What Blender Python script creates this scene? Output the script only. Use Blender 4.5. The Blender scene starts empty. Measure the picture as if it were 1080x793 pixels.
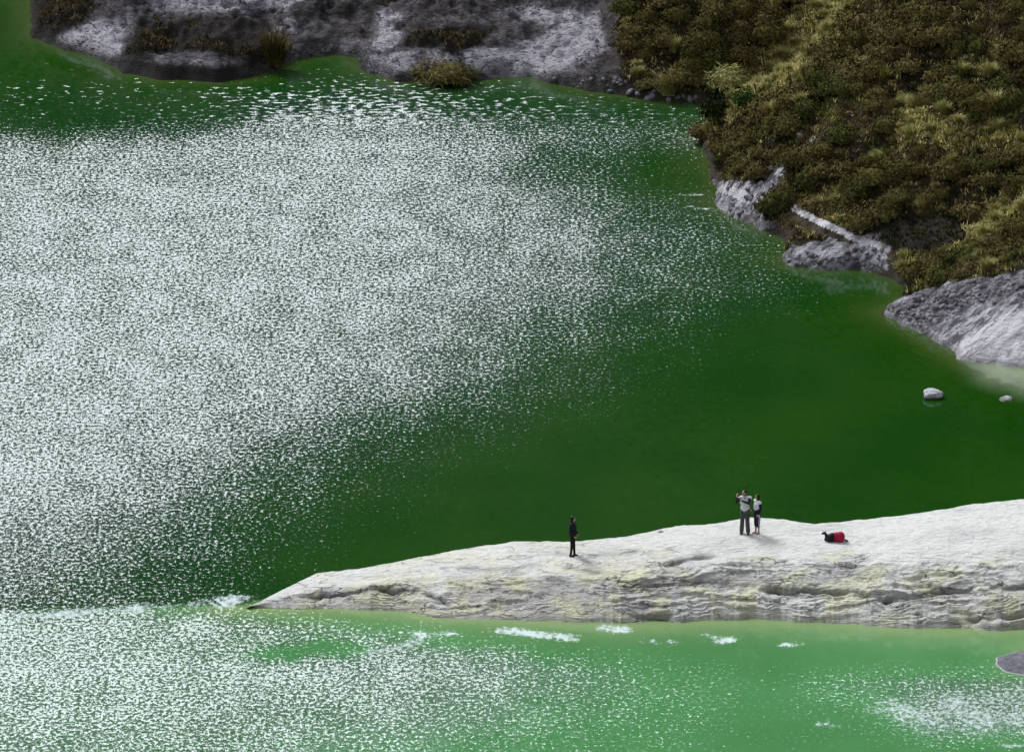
import bpy, bmesh, math, random
import numpy as np
from mathutils import Vector, Matrix
from mathutils.bvhtree import BVHTree
random.seed(7); RNG = np.random.default_rng(7)
S = bpy.context.scene; COL = S.collection
R = math.radians
# ------------------------------------------------------------------ camera, light, exposure
CAM_H, PITCH, F, CX, CY = 100.0, R(17.0), 8700.0, 540.0, 396.5
cd = bpy.data.cameras.new('camera'); cam = bpy.data.objects.new('camera', cd); COL.objects.link(cam)
cam.location = (0, 0, CAM_H); cam.rotation_euler = (R(90)-PITCH, 0, 0)
cd.sensor_fit = 'HORIZONTAL'; cd.sensor_width = 36; cd.lens = 36*F/1080; cd.clip_start = 1; cd.clip_end = 6000
S.camera = cam
SUN_EL, SUN_AZ = R(48), R(-42)              # azimuth measured from +Y, negative = to the left
TOSUN = Vector((math.sin(SUN_AZ)*math.cos(SUN_EL), math.cos(SUN_AZ)*math.cos(SUN_EL), math.sin(SUN_EL)))
w = bpy.data.worlds.new('World'); S.world = w; w.use_nodes = True
nt = w.node_tree; bg = nt.nodes['Background']
sky = nt.nodes.new('ShaderNodeTexSky'); sky.sky_type = 'NISHITA'; sky.sun_disc = False
sky.sun_elevation = SUN_EL; sky.sun_rotation = SUN_AZ
sky.air_density = 1.0; sky.dust_density = 1.5; sky.ozone_density = 0.6
hs = nt.nodes.new('ShaderNodeHueSaturation'); hs.inputs['Saturation'].default_value = .4   # thin cloud
nt.links.new(sky.outputs[0], hs.inputs['Color']); nt.links.new(hs.outputs[0], bg.inputs[0]); bg.inputs[1].default_value = 0.145
sd = bpy.data.lights.new('sun', 'SUN'); sd.energy = 1.85; sd.angle = R(18); sd.color = (0.85, 0.935, 1.0)
so = bpy.data.objects.new('sun', sd); COL.objects.link(so)
so.rotation_euler = TOSUN.to_track_quat('Z', 'Y').to_euler()
vs = S.view_settings; vs.view_transform = 'Standard'; vs.look = 'None'; vs.gamma = 1; vs.exposure = 0.55
vs.use_curve_mapping = False

cp, sp = math.cos(PITCH), math.sin(PITCH)
def ray(px, py):
    a = np.asarray(px, float)-CX; b = CY-np.asarray(py, float)
    return a, F*cp+b*sp, -F*sp+b*cp
def at(px, py, z=0.0):                       # point of a photo position at height z
    dx, dy, dz = ray(px, py); t = (z-CAM_H)/dz
    return dx*t, dy*t, np.zeros_like(dx*t)+z
def proj(x, y, z):                           # where a world point falls in the photo
    zz = z-CAM_H; f = y*cp-zz*sp; u = y*sp+zz*cp
    f = np.where(f < 1, 1, f)
    return CX+F*x/f, CY-F*u/f

# ------------------------------------------------------------------ noise
def _h(i, j, s):
    n = (i.astype(np.int64)*374761393+j.astype(np.int64)*668265263+s*2147483647) & 0xffffffff
    n = ((n ^ (n >> 13))*1274126177) & 0xffffffff
    return ((n ^ (n >> 16)) & 0xffff)/65535.0
def vn(x, y, s=0):
    xi = np.floor(x); yi = np.floor(y); fx = x-xi; fy = y-yi
    fx = fx*fx*(3-2*fx); fy = fy*fy*(3-2*fy)
    a, b, c, d = _h(xi, yi, s), _h(xi+1, yi, s), _h(xi, yi+1, s), _h(xi+1, yi+1, s)
    return (a+(b-a)*fx)+((c+(d-c)*fx)-(a+(b-a)*fx))*fy
def fbm(x, y, o=4, s=0, g=.5):
    t = 0; a = 1; n = 0
    for k in range(o):
        c, q = math.cos(.6*k), math.sin(.6*k)
        t = t+a*vn((x*c-y*q)*2**k+k*7.3, (x*q+y*c)*2**k-k*3.1, s+k); n += a; a *= g
    return t/n-.5                             # about -.5..+.5
def ridge(x, y, o=4, s=0):
    t = 0; a = 1; n = 0
    for k in range(o):
        t = t+a*(1-np.abs(2*vn(x*2**k+k*5.7, y*2**k+k*2.9, s+k)-1)); n += a; a *= .5
    return t/n
def sst(a, b, x):
    t = np.clip((x-a)/(b-a), 0, 1); return t*t*(3-2*t)

# ------------------------------------------------------------------ helpers
def tag(o, label=None, cat=None, group=None, kind=None):
    if label: o['label'] = label
    if cat: o['category'] = cat
    if group: o['group'] = group
    if kind: o['kind'] = kind
    return o
def link(name, me, mats, parent=None, smooth=True):
    o = bpy.data.objects.new(name, me); COL.objects.link(o)
    for m in (mats if isinstance(mats, (list, tuple)) else [mats]): me.materials.append(m)
    if parent: o.parent = parent
    if smooth and len(me.polygons): me.polygons.foreach_set('use_smooth', np.ones(len(me.polygons), bool))
    return o
def npmesh(name, V, Fc):
    me = bpy.data.meshes.new(name); V = np.asarray(V, np.float32); Fc = np.asarray(Fc, np.int32); k = Fc.shape[1]
    me.vertices.add(len(V)); me.vertices.foreach_set('co', V.ravel())
    me.loops.add(Fc.size); me.loops.foreach_set('vertex_index', Fc.ravel())
    me.polygons.add(len(Fc)); me.polygons.foreach_set('loop_start', np.arange(0, Fc.size, k, dtype=np.int32))
    me.update(calc_edges=True); me.validate(); return me
def gridfaces(nr, nc):
    i = np.arange(nr*nc).reshape(nr, nc)
    return np.stack([i[:-1, :-1], i[:-1, 1:], i[1:, 1:], i[1:, :-1]], -1).reshape(-1, 4)
def attr(me, name, a):
    a = np.asarray(a, np.float32).ravel(); t = me.attributes.new(name, 'FLOAT', 'POINT'); t.data.foreach_set('value', a)
def attrc(me, name, a):
    t = me.attributes.new(name, 'FLOAT_COLOR', 'POINT'); c = np.ones((len(a), 4), np.float32); c[:, :3] = a
    t.data.foreach_set('color', c.ravel())
class MT:                                    # small node builder
    def __init__(s, name, rough=.9, spec=.3):
        s.m = bpy.data.materials.new(name); s.m.use_nodes = True; s.t = s.m.node_tree; s.b = s.t.nodes['Principled BSDF']
        s.b.inputs['Roughness'].default_value = rough; s.b.inputs['Specular IOR Level'].default_value = spec
    def n(s, k, **kw):
        q = s.t.nodes.new('ShaderNode'+k)
        for a, v in kw.items(): setattr(q, a, v)
        return q
    def put(s, sock, v):
        if isinstance(v, (int, float)): sock.default_value = v
        elif isinstance(v, (tuple, list)): sock.default_value = tuple(v)+((1,) if len(v) == 3 and sock.type == 'RGBA' else ())
        else: s.t.links.new(v, sock)
    def math(s, op, a, b=0, c=None, clamp=False):
        q = s.n('Math', operation=op, use_clamp=clamp); s.put(q.inputs[0], a); s.put(q.inputs[1], b)
        if c is not None: s.put(q.inputs[2], c)
        return q.outputs[0]
    def step(s, v, a, b, lo=0, hi=1):
        q = s.n('MapRange', interpolation_type='SMOOTHSTEP')
        for k, x in enumerate((v, a, b, lo, hi)): s.put(q.inputs[k], x)
        return q.outputs[0]
    def pos(s, scale=(1, 1, 1)):
        g = s.n('NewGeometry'); q = s.n('Mapping'); s.put(q.inputs[0], g.outputs['Position']); q.inputs['Scale'].default_value = scale
        return q.outputs[0]
    def noise(s, vec, scale, detail=3, rough=.55, dist=0):
        q = s.n('TexNoise'); s.put(q.inputs['Vector'], vec); q.inputs['Scale'].default_value = scale
        q.inputs['Detail'].default_value = detail; q.inputs['Roughness'].default_value = rough; q.inputs['Distortion'].default_value = dist
        return q.outputs[0]
    def mix(s, f, a, b):
        q = s.n('Mix', data_type='RGBA'); s.put(q.inputs[0], f); s.put(q.inputs[6], a); s.put(q.inputs[7], b); return q.outputs[2]
    def at(s, name, col=False):
        q = s.n('Attribute', attribute_name=name); return q.outputs['Color' if col else 'Fac']
    def bump(s, h, strength=.5, dist=.05):
        q = s.n('Bump'); q.inputs['Strength'].default_value = strength; q.inputs['Distance'].default_value = dist
        s.put(q.inputs['Height'], h); s.put(s.b.inputs['Normal'], q.outputs[0])
    def col(s, v): s.put(s.b.inputs['Base Color'], v); return s.m
def plain(name, c, rough=.85, spec=.3, var=.25, scale=9):
    m = MT(name, rough, spec); n = m.noise(m.pos(), scale, 3)
    a = tuple(x*(1-var) for x in c); b = tuple(min(1, x*(1+var)) for x in c)
    return m.col(m.mix(m.step(n, .3, .7), a, b))

def segdist(x, y, P, closed=False):          # distance to polyline, and inside flag for closed ones
    P = np.asarray(P, float); Q = np.roll(P, -1, 0) if closed else P[1:]; P0 = P if closed else P[:-1]
    D = np.full(x.shape, 1e9); ins = np.zeros(x.shape, bool)
    for (ax, ay), (bx, by) in zip(P0, Q):
        ux, uy = bx-ax, by-ay; L = ux*ux+uy*uy+1e-12
        t = np.clip(((x-ax)*ux+(y-ay)*uy)/L, 0, 1)
        D = np.minimum(D, (x-ax-t*ux)**2+(y-ay-t*uy)**2)
        if closed and ay != by:
            c = ((ay > y) != (by > y)) & (x < (bx-ax)*(y-ay)/(by-ay)+ax); ins ^= c
    return np.sqrt(D), ins
def pmask(px, py, poly, soft=6):             # soft inside mask of a polygon given in photo positions
    d, i = segdist(px, py, poly, True); return sst(-soft, soft, np.where(i, d, -d))

# ------------------------------------------------------------------ the lake shore
SHORE = [(-420, -260), (-150, -120), (-20, -60), (22, -20), (36, 10), (33, 40), (60, 49), (92, 57), (108, 67), (128, 78), (170, 85), (200, 84), (232, 87), (262, 82), (290, 73),
         (312, 64), (345, 58), (374, 61), (379, 75), (420, 85), (470, 90), (500, 87), (522, 82), (560, 81), (590, 90), (640, 99), (690, 107),
         (740, 109), (800, 100), (842, 98), (800, 114), (752, 128), (736, 140), (742, 160), (748, 186), (756, 200), (748, 214), (775, 229), (800, 240), (822, 250),
         (834, 262), (824, 272), (838, 281), (870, 285), (905, 284), (938, 291), (958, 304), (950, 318), (932, 331), (950, 343), (975, 354),
         (1000, 368), (1015, 380), (1042, 384), (1080, 390), (1150, 412), (1230, 445), (1300, 500), (1330, 560), (1330, 640), (1345, 720), (1335, 900)]
LAKE = [tuple(float(q) for q in at(a, b)[:2]) for a, b in SHORE]
LAKE += [(50, 215), (20, 180), (-60, 165), (-160, 190), (-260, 260), (-330, 380), (-300, 520), (-190, 600), (-100, 560)]
def wobble(x, y):
    return .75*fbm(x/1.9, y/1.9, 4, 11)+.28*fbm(x/.5, y/.5, 3, 15)
PALE_LR = [(900, 335), (935, 318), (965, 308), (1000, 297), (1050, 290), (1100, 280), (1250, 300), (1400, 600), (1000, 420)]
PALE_M = [(742, 190), (775, 190), (806, 190), (826, 166), (836, 168), (822, 190), (808, 208), (790, 216), (825, 236), (800, 250), (740, 222)]
PALE_N = [(822, 268), (838, 256), (880, 250), (935, 262), (940, 284), (900, 292), (830, 290)]
GULLY = [(838, 219), (858, 231), (880, 240), (900, 251), (918, 256), (936, 262)]
def ground(x, y):
    d, i = segdist(x, y, LAKE, True); s = np.where(i, -d, d); near = sst(40, 8, d)
    s = s+wobble(x, y)*near
    gx, gy = proj(x, y, 0*x)                  # plan position named by its photo position on the water plane
    dl = np.maximum(s, 0)
    wA = sst(700, 620, gx)*sst(-120, -25, gy)  # low rock shelf at the far side
    wA = wA*sst(30, 8, dl)*sst(-40, 20, gx)
    wR = sst(925, 960, gx)*sst(292, 318, gy)*sst(12, 6, dl)
    wR = np.clip(wR, 0, 1)*(1-wA)
    hA = .75*(1-np.exp(-dl/.35))*(.45+.9*vn(x/3.1, y/3.1, 5))+.17*dl+np.minimum(dl, 1.6)*(1.3*(ridge(x/4.2, y/5.5, 4, 21)-.5)+.8*fbm(x/1.1, y/1.1, 4, 31, .6)+.55*(ridge(x/1.3+.4*y, y/1.1, 4, 33)-.5))
    hR = .30*(1-np.exp(-dl/.5))+.42*dl+np.minimum(dl, 1)*(.55*(ridge((x+.9*y)/5.5, (y-x)/1.5, 4, 41)-.5)+.22*fbm(x/.5, y/.5, 3, 43, .6)*sst(1030, 980, gx))
    hH = .55*(1-np.exp(-dl/.4))+.72*np.minimum(dl, 330)+.14*np.maximum(np.minimum(dl, 330)-25, 0)+np.minimum(dl*.40, 2.3)*(2.2*fbm((x+.5*y)/5, (y-.5*x)/11, 3, 51)+1.1*(ridge((x+.6*y)/6, (y-.6*x)/14, 3, 55)-.5))+np.minimum(dl, 1.6)*(1.0*fbm(x/2.2, y/2.6, 3, 61))
    hH = np.where(y < 260, hH*.62, hH*(1+.2*sst(40, -60, gx)))
    h = wA*hA+wR*hR+(1-wA-wR)*hH
    h = np.where(s > 0, h, -2.6*(1-np.exp(s/3.0)))
    return h, s, wA, wR

def axis(lo, a, b, hi, step, gro=1.07):
    c = list(np.arange(a, b, step)); st = step; v = b
    while v < hi: c.append(v); st *= gro; v += st
    c.append(hi); st = step; v = a-step; L = []
    while v > lo: L.append(v); st *= gro; v -= st
    L.append(lo); return np.array(L[::-1]+c)
gx = axis(-1400, -27, 33, 1400, .11); gy = axis(-900, 318, 412, 1900, .14)
X, Y = np.meshgrid(gx, gy); Z, SD, WA, WR = ground(X, Y)
PX, PY = proj(X, Y, Z)
tm = npmesh('ground', np.stack([X, Y, Z], -1).reshape(-1, 3), gridfaces(len(gy), len(gx)))
pale = np.maximum.reduce([pmask(PX, PY, PALE_LR, 7)*np.clip(WR*3, 0, 1), pmask(PX, PY, PALE_M, 9)*.85, pmask(PX, PY, PALE_N, 8)*.8])
dg, _ = segdist(PX, PY, GULLY); dg2, _ = segdist(PX, PY, [(905, 254), (922, 246), (928, 250)]); dg3, _ = segdist(PX, PY, [(818, 184), (834, 168), (842, 158), (858, 146)])
trail = np.maximum.reduce([sst(5.5, 2.2, dg), sst(3.5, 1.2, dg2), sst(4, 1, dg3)*.7, pmask(PX, PY, [(752, 202), (762, 195), (782, 200), (800, 208), (812, 207), (806, 215), (784, 214), (770, 206)], 4), pmask(PX, PY, [(990, 390), (1005, 366), (1050, 338), (1110, 312), (1110, 405)], 12)*.95, pmask(PX, PY, [(745, 214), (760, 212), (790, 228), (775, 231)], 4)*.7])
rockA = np.maximum(WA*sst(.5, 1, WA+.5), pmask(PX, PY, [(915, 240), (960, 228), (1010, 230), (1020, 252), (975, 268), (930, 262)], 7)*.9)
# pale ash tongues and dark growth on the far shelf
ash = np.maximum.reduce([pmask(PX, PY, [(380, 42), (440, 22), (560, 8), (630, 12), (640, 52), (590, 78), (520, 84), (480, 66), (520, 30), (440, 34), (400, 56)], 8),
      pmask(PX, PY, [(62, 40), (90, 25), (140, 14), (142, 40), (125, 60), (95, 58)], 6), pmask(PX, PY, [(150, 55), (220, 52), (262, 60), (230, 74), (160, 66)], 7)*.8,
      pmask(PX, PY, [(300, 20), (400, 8), (440, 18), (372, 56), (310, 60)], 8)*.9, pmask(PX, PY, [(150, -8), (330, -8), (310, 12), (160, 14)], 6)*.7, pmask(PX, PY, [(210, 30), (300, 26), (296, 38), (215, 42)], 5)*.5, pmask(PX, PY, [(385, 58), (450, 52), (510, 60), (500, 80), (390, 80)], 7)*.7])
HOLLOW = [(915, 240), (960, 228), (1010, 230), (1020, 252), (975, 268), (930, 262)]
dark = np.maximum.reduce([pmask(PX, PY, [(938, 330), (965, 306), (1030, 293), (1100, 284), (1100, 306), (1040, 318), (1010, 336), (985, 350)], 7), pmask(PX, PY, [(806, 190), (824, 150), (842, 128), (852, 138), (836, 165), (815, 200)], 4)*.8, pmask(PX, PY, HOLLOW, 6)*1.3, pmask(PX, PY, [(30, -40), (90, -40), (95, 12), (62, 34), (30, 42)], 7), pmask(PX, PY, [(130, 26), (280, 22), (268, 66), (130, 58)], 12)*.75,
      pmask(PX, PY, [(310, 14), (400, 4), (395, 44), (320, 52)], 10)*.85, pmask(PX, PY, [(415, 22), (540, 14), (590, 28), (540, 52), (430, 48)], 8)*.85,
      pmask(PX, PY, [(125, 64), (240, 72), (262, 88), (130, 84)], 5)*.8])
attr(tm, 'trail', trail); attr(tm, 'pale', pale); attr(tm, 'shelf', rockA); attr(tm, 'ash', ash); attr(tm, 'dark', dark); attr(tm, 'shore', SD)
m = MT('ground', .95, .15); P = m.pos()
soil = m.mix(m.step(m.noise(P, 2.2, 5), .35, .65), (.030, .024, .016), (.085, .066, .038))
n1 = m.noise(m.pos((1, 1, 2.5)), 1.5, 6, .68, .6); n2 = m.noise(m.pos((1, 1, 3)), 4.5, 5, .7)
rot = m.n('Mapping'); g0 = m.n('NewGeometry'); m.put(rot.inputs[0], g0.outputs['Position']); rot.inputs['Rotation'].default_value = (0, 0, R(-42)); rot2 = m.n('Mapping'); m.put(rot2.inputs[0], rot.outputs[0]); rot2.inputs['Scale'].default_value = (.40, 1.7, 1.5)
n6 = m.noise(rot2.outputs[0], 1.6, 6, .7, .5)
prock = m.mix(m.step(n6, .40, .60), (.10, .09, .095), (.50, .47, .49))
prock = m.mix(m.step(n2, .32, .46, .9, 0), prock, (.06, .055, .058))
sv = m.math('ADD', m.math('SUBTRACT', m.math('MULTIPLY', m.at('ash'), 1.5), m.math('MULTIPLY', m.at('dark'), 1.7)), m.math('MULTIPLY', m.math('SUBTRACT', n1, .5), 3.2))
shelf = m.mix(m.step(sv, -.75, .35), (.022, .018, .014), (.12, .105, .108))
shelf = m.mix(m.step(sv, .3, 1.3), shelf, (.40, .37, .395))
n5 = m.noise(m.pos((1.3, 1, 2)), 1.7, 7, .78, .4)
shelf = m.mix(m.step(m.math('ADD', n5, m.math('MULTIPLY', m.at('ash'), .07)), .44, .51, .95, 0), shelf, (.030, .024, .022))
vs_ = m.n('TexVoronoi', feature='DISTANCE_TO_EDGE'); m.put(vs_.inputs['Vector'], m.pos((.5, .6, 1.6))); vs_.inputs['Scale'].default_value = 1.1
shelf = m.mix(m.math('MULTIPLY', m.step(vs_.outputs['Distance'], 0, .05, .8, 0), m.step(n1, .42, .58)), shelf, (.03, .025, .025))
shelf = m.mix(m.step(n2, .34, .49, .92, 0), shelf, (.032, .028, .026))
pv = m.step(m.math('ADD', m.at('pale'), m.math('MULTIPLY', m.math('SUBTRACT', n1, .5), 2.0)), .42, .62)
prock = m.mix(m.math('MULTIPLY', m.at('dark'), m.step(n2, .40, .60, 1, .35)), prock, (.065, .058, .060)); c = m.mix(pv, soil, prock); tv = m.step(m.math('ADD', m.at('trail'), m.math('MULTIPLY', m.math('SUBTRACT', n6, .5), 1.3)), .35, .65); c = m.mix(tv, c, m.mix(m.step(n6, .36, .55), (.30, .27, .27), (.66, .62, .63))); c = m.mix(m.at('shelf'), c, shelf)
wet = m.step(m.math('ADD', m.at('shore'), m.math('MULTIPLY', m.math('SUBTRACT', n2, .5), .5)), .10, .28, .7, 0)
c = m.mix(m.math('MULTIPLY', wet, .6), c, (.05, .045, .04)); m.bump(m.math('ADD', n2, m.math('MULTIPLY', n1, 1.2)), .9, .14)
GM = m.col(c)
terrain = tag(link('ground', tm, GM), kind='structure')

# ------------------------------------------------------------------ the water
wx = axis(-420, -27, 31, 420, .32, 1.12); wy = axis(90, 268, 405, 760, .32, 1.12)
WX, WY = np.meshgrid(wx, wy); wpx, wpy = proj(WX, WY, 0*WX)
def tab(rows, xs, px, py):
    ys = sorted(rows); T = np.array([rows[k] for k in ys], float); ys = np.array(ys, float); xs = np.array(xs, float)
    i = np.clip(np.searchsorted(ys, py)-1, 0, len(ys)-2); j = np.clip(np.searchsorted(xs, px)-1, 0, len(xs)-2)
    fy = np.clip((py-ys[i])/(ys[i+1]-ys[i]), 0, 1); fx = np.clip((px-xs[j])/(xs[j+1]-xs[j]), 0, 1)
    fx = fx*fx*(3-2*fx)
    return (T[i, j]*(1-fx)+T[i, j+1]*fx)*(1-fy)+(T[i+1, j]*(1-fx)+T[i+1, j+1]*fx)*fy
XS = list(range(0, 1101, 100))
BACK = {50: [0]*12, 72: [.02, .02, .02, .02, .05, .04, 0, 0, 0, 0, 0, 0], 90: [.13, .15, .14, .22, .45, .30, .08, .05, 0, 0, 0, 0],
 105: [.22, .24, .28, .72, .80, .50, .22, .15, .1, 0, 0, 0], 125: [.40, .30, .55, .95, .97, .84, .62, .58, .45, 0, 0, 0],
 150: [.85, .82, .92, 1, 1, .92, .74, .60, .45, 0, 0, 0], 175: [.98, .98, .98, 1, 1, .93, .62, .20, .1, 0, 0, 0], 200: [1, 1, 1, 1, 1, .95, .72, .20, .15, 0, 0, 0],
 225: [1, 1, 1, 1, 1, .95, .87, .52, .3, 0, 0, 0], 250: [1, 1, 1, 1, .98, .94, .88, .66, .38, .08, 0, 0], 300: [1, 1, 1, 1, .98, .93, .83, .58, .36, .12, 0, 0], 350: [1, 1, 1, .97, .95, .80, .55, .28, .08, .01, 0, 0],
 400: [1, 1, .99, .95, .90, .72, .35, .10, .03, 0, 0, 0], 430: [1, 1, .98, .92, .75, .50, .20, .05, .02, 0, 0, 0], 460: [.99, .98, .93, .80, .48, .24, .07, .03, 0, 0, 0, 0],
 500: [1, .96, .85, .60, .28, .06, .01, 0, 0, 0, 0, 0], 550: [.95, .88, .68, .34, .08, .01, 0, 0, 0, 0, 0, 0], 600: [.85, .72, .48, .20, .02, 0, 0, 0, 0, 0, 0, 0], 640: [.75, .66, .5, .12, 0, 0, 0, 0, 0, 0, 0, 0]}
FRONT = {632: [.62, .60, .4, .02, .0, 0, 0, 0, 0, 0, 0, 0], 646: [.97, .95, .75, .45, .08, .04, 0, 0, 0, 0, 0, 0], 660: [.98, .97, .95, .82, .50, .05, 0, 0, 0, 0, 0, 0], 676: [.98, .97, .93, .78, .80, .40, .08, .03, 0, 0, 0, 0], 690: [.97, .96, .93, .70, .93, .78, .45, .12, .02, 0, .05, .1],
 705: [.96, .96, .95, .90, .93, .86, .68, .35, .14, .38, .35, .3], 720: [.95, .95, .95, .93, .92, .85, .70, .48, .20, .60, .75, .8], 740: [.93, .93, .92, .90, .88, .78, .62, .44, .18, .42, .88, .9], 760: [.91, .90, .88, .86, .82, .72, .54, .36, .14, .22, .85, .9],
 793: [.84, .84, .82, .76, .66, .52, .40, .30, .15, .10, .28, .3], 830: [.8, .8, .75, .7, .6, .45, .3, .2, .1, .1, .2, .2]}
TOP = [(262, 640), (272, 635), (294, 624), (334, 606), (380, 600), (430, 590), (480, 580), (540, 572), (600, 571), (660, 566), (700, 557), (760, 551), (790, 546), (830, 549), (860, 553), (900, 549), (940, 545), (985, 538), (1020, 533), (1080, 527), (1200, 512), (1420, 500)]
BOT = [(255, 641), (300, 642), (360, 643), (420, 646), (460, 652), (520, 655), (600, 658), (660, 660), (730, 656), (800, 656), (870, 658), (940, 663), (1000, 665), (1080, 666), (1200, 668), (1420, 672)]
ip = lambda T, x: np.interp(x, [a for a, b in T], [b for a, b in T])
divide = np.interp(wpx, [-100, 0, 150, 262, 400], [655, 645, 640, 637, 644])
isfront = sst(-3, 3, wpy-np.where(wpx > 262, ip(BOT, wpx)-8, divide))
jx = wpx+26*fbm(WX/4, WY/9, 3, 71); jy = wpy+13*fbm(WX/3, WY/8, 3, 81)
rb, rf = tab(BACK, XS, jx, jy), tab(FRONT, XS, jx, jy)
hole = pmask(jx+70*fbm(WX/1.2, WY/3, 3, 95), jy+26*fbm(WX/1.2, WY/3, 3, 96), [(275, 684), (330, 676), (400, 684), (395, 696), (330, 700), (285, 694)], 6); rf = rf*(1-.55*hole)
ruff = np.clip(rb*(1-isfront)+rf*isfront, 0, 1)
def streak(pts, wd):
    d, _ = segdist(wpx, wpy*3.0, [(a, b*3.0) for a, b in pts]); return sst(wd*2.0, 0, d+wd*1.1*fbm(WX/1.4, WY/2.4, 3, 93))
sky_sheen = np.maximum.reduce([streak([(20, 650), (120, 643), (200, 638), (255, 630)], 14)*.9, streak([(150, 641), (235, 637)], 13)*.9,
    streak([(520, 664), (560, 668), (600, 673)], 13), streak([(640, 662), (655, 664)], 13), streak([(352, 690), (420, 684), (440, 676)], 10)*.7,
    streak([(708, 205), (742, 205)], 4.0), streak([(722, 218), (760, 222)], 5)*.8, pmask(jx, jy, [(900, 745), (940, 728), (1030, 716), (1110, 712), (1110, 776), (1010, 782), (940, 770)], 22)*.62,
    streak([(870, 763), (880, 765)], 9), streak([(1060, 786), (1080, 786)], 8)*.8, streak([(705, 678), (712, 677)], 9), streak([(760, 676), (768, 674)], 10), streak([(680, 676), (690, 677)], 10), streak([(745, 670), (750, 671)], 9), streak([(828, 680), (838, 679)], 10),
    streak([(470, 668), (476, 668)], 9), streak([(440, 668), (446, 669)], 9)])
sky_sheen = sky_sheen*np.clip(.45+1.3*fbm(WX/.9, WY/2.2, 3, 91)+.35, 0, 1)
_, WSD, _, WWR = ground(WX, WY)
# distance to the spit's front foot, in metres on the water
fx, fy, _ = at(np.linspace(240, 1420, 160), ip(BOT, np.linspace(240, 1420, 160)))
dfoot, _ = segdist(WX, WY, list(zip(fx, fy)))
shal = np.maximum(np.exp(-dfoot/1.15)*isfront, np.exp(-np.maximum(-WSD, 0)/.9)*.5)
lr, _ = segdist(wpx, wpy, [(1010, 378), (1045, 388), (1100, 398)]); milk = sst(30, -4, lr+14*fbm(WX/.8, WY/2, 3, 77))*.55*sst(1000, 1060, wpx)
yel, _ = segdist(wpx, wpy, [(925, 330), (960, 350), (1010, 378)]); shal = np.maximum(shal, sst(17, 0, yel)*.45)
shal = np.maximum(shal, sst(1030, 1080, wpx)*sst(735, 690, wpy)*isfront*.5)
lag = isfront*(1-.75*sst(.4, 1, ruff))
wm = npmesh('water', np.stack([WX, WY, 0*WX], -1).reshape(-1, 3), gridfaces(len(wy), len(wx)))
big = np.clip(sst(150, 95, wpy), 0, 1)
for k, v in (('ruffle', ruff), ('sky_sheen', sky_sheen), ('shallow', shal), ('lagoon', lag), ('milk', milk), ('long', big)): attr(wm, k, v)
m = MT('water', .36, .5); m.b.inputs['IOR'].default_value = 1.33
HV = (TOSUN+Vector((0, -cp, sp))).normalized(); gxs, gys = HV.x/HV.z, HV.y/HV.z     # slope of a wavelet that mirrors the sun to this side of the lake
na = m.noise(m.pos((.82, .5, 1)), 8.0, 3.0, .75); nb = m.noise(m.pos((.33, .40, 1)), 7.5, 1.5, .5)
mixn = m.n('Mix', data_type='FLOAT'); m.put(mixn.inputs[0], m.at('long')); m.put(mixn.inputs[2], na); m.put(mixn.inputs[3], nb)
gust = m.noise(m.pos((1, .5, 1)), .55, 3, .6)
nn = m.math('ADD', mixn.outputs[0], m.math('MULTIPLY', m.math('SUBTRACT', gust, .5), .14))
ru = m.at('ruffle')
thr = m.n('FloatCurve'); cv = thr.mapping.curves[0]
pts = [(0, .97), (.02, .72), (.1, .65), (.3, .582), (.5, .537), (.7, .502), (.85, .465), (1, .424)]
cv.points[0].location = pts[0]; cv.points[1].location = pts[-1]
for p_ in pts[1:-1]: cv.points.new(*p_)
thr.mapping.update(); m.put(thr.inputs['Value'], ru)
t = m.step(nn, m.math('SUBTRACT', thr.outputs[0], .05), m.math('ADD', thr.outputs[0], .12))
gl = m.noise(m.pos((1, .45, 1)), 13, 2, .7)      # some wavelets are steeper than others
t = m.math('MULTIPLY', t, m.step(gl, .28, .66, .55, 1.06))
t = m.math('MAXIMUM', t, m.math('MULTIPLY', m.math('MULTIPLY', ru, ru), m.step(gl, .25, .75, .03, .45)))
calm = m.n('TexNoise'); m.put(calm.inputs['Vector'], m.pos((1, .5, 1))); calm.inputs['Scale'].default_value = 3.0; calm.inputs['Detail'].default_value = 4
sx = m.n('SeparateColor'); m.put(sx.inputs[0], calm.outputs['Color'])
def slope(ch, g): 
    j = m.math('MULTIPLY', m.math('SUBTRACT', sx.outputs[ch], .5), .11)
    return m.math('MULTIPLY_ADD', t, g, j)
cn = m.n('CombineXYZ'); m.put(cn.inputs[0], slope(0, gxs)); m.put(cn.inputs[1], slope(1, gys)); cn.inputs[2].default_value = 1
nm = m.n('VectorMath', operation='NORMALIZE'); m.put(nm.inputs[0], cn.outputs[0]); m.put(m.b.inputs['Normal'], nm.outputs[0])
patch = m.noise(m.pos((.5, .3, 1)), .35, 3)
deep = m.mix(m.step(patch, .3, .7), (.002, .046, .000), (.008, .056, .001))
lagc = m.mix(m.step(patch, .3, .7), (.060, .215, .062), (.080, .265, .085))
deep = m.mix(m.math('MULTIPLY', ru, .7), deep, (.010, .036, .024)); c = m.mix(m.at('lagoon'), deep, lagc)
shc = m.mix(m.at('lagoon'), (.10, .12, .035), (.25, .33, .13)); c = m.mix(m.math('MULTIPLY', m.at('shallow'), .9, clamp=True), c, shc)
c = m.mix(m.at('milk'), c, (.42, .46, .30))
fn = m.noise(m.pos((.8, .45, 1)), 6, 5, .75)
fv = m.step(m.math('ADD', m.at('sky_sheen'), m.math('MULTIPLY', m.math('SUBTRACT', fn, .5), 2.2)), .38, .95)
c = m.mix(m.math('MULTIPLY', fv, .85), c, (.74, .82, .80))  # glassy sky reflections painted white into the water colour
m.put(m.b.inputs['Roughness'], m.math('MULTIPLY_ADD', fv, .4, m.math('MULTIPLY_ADD', t, .19, .09)))
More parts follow.
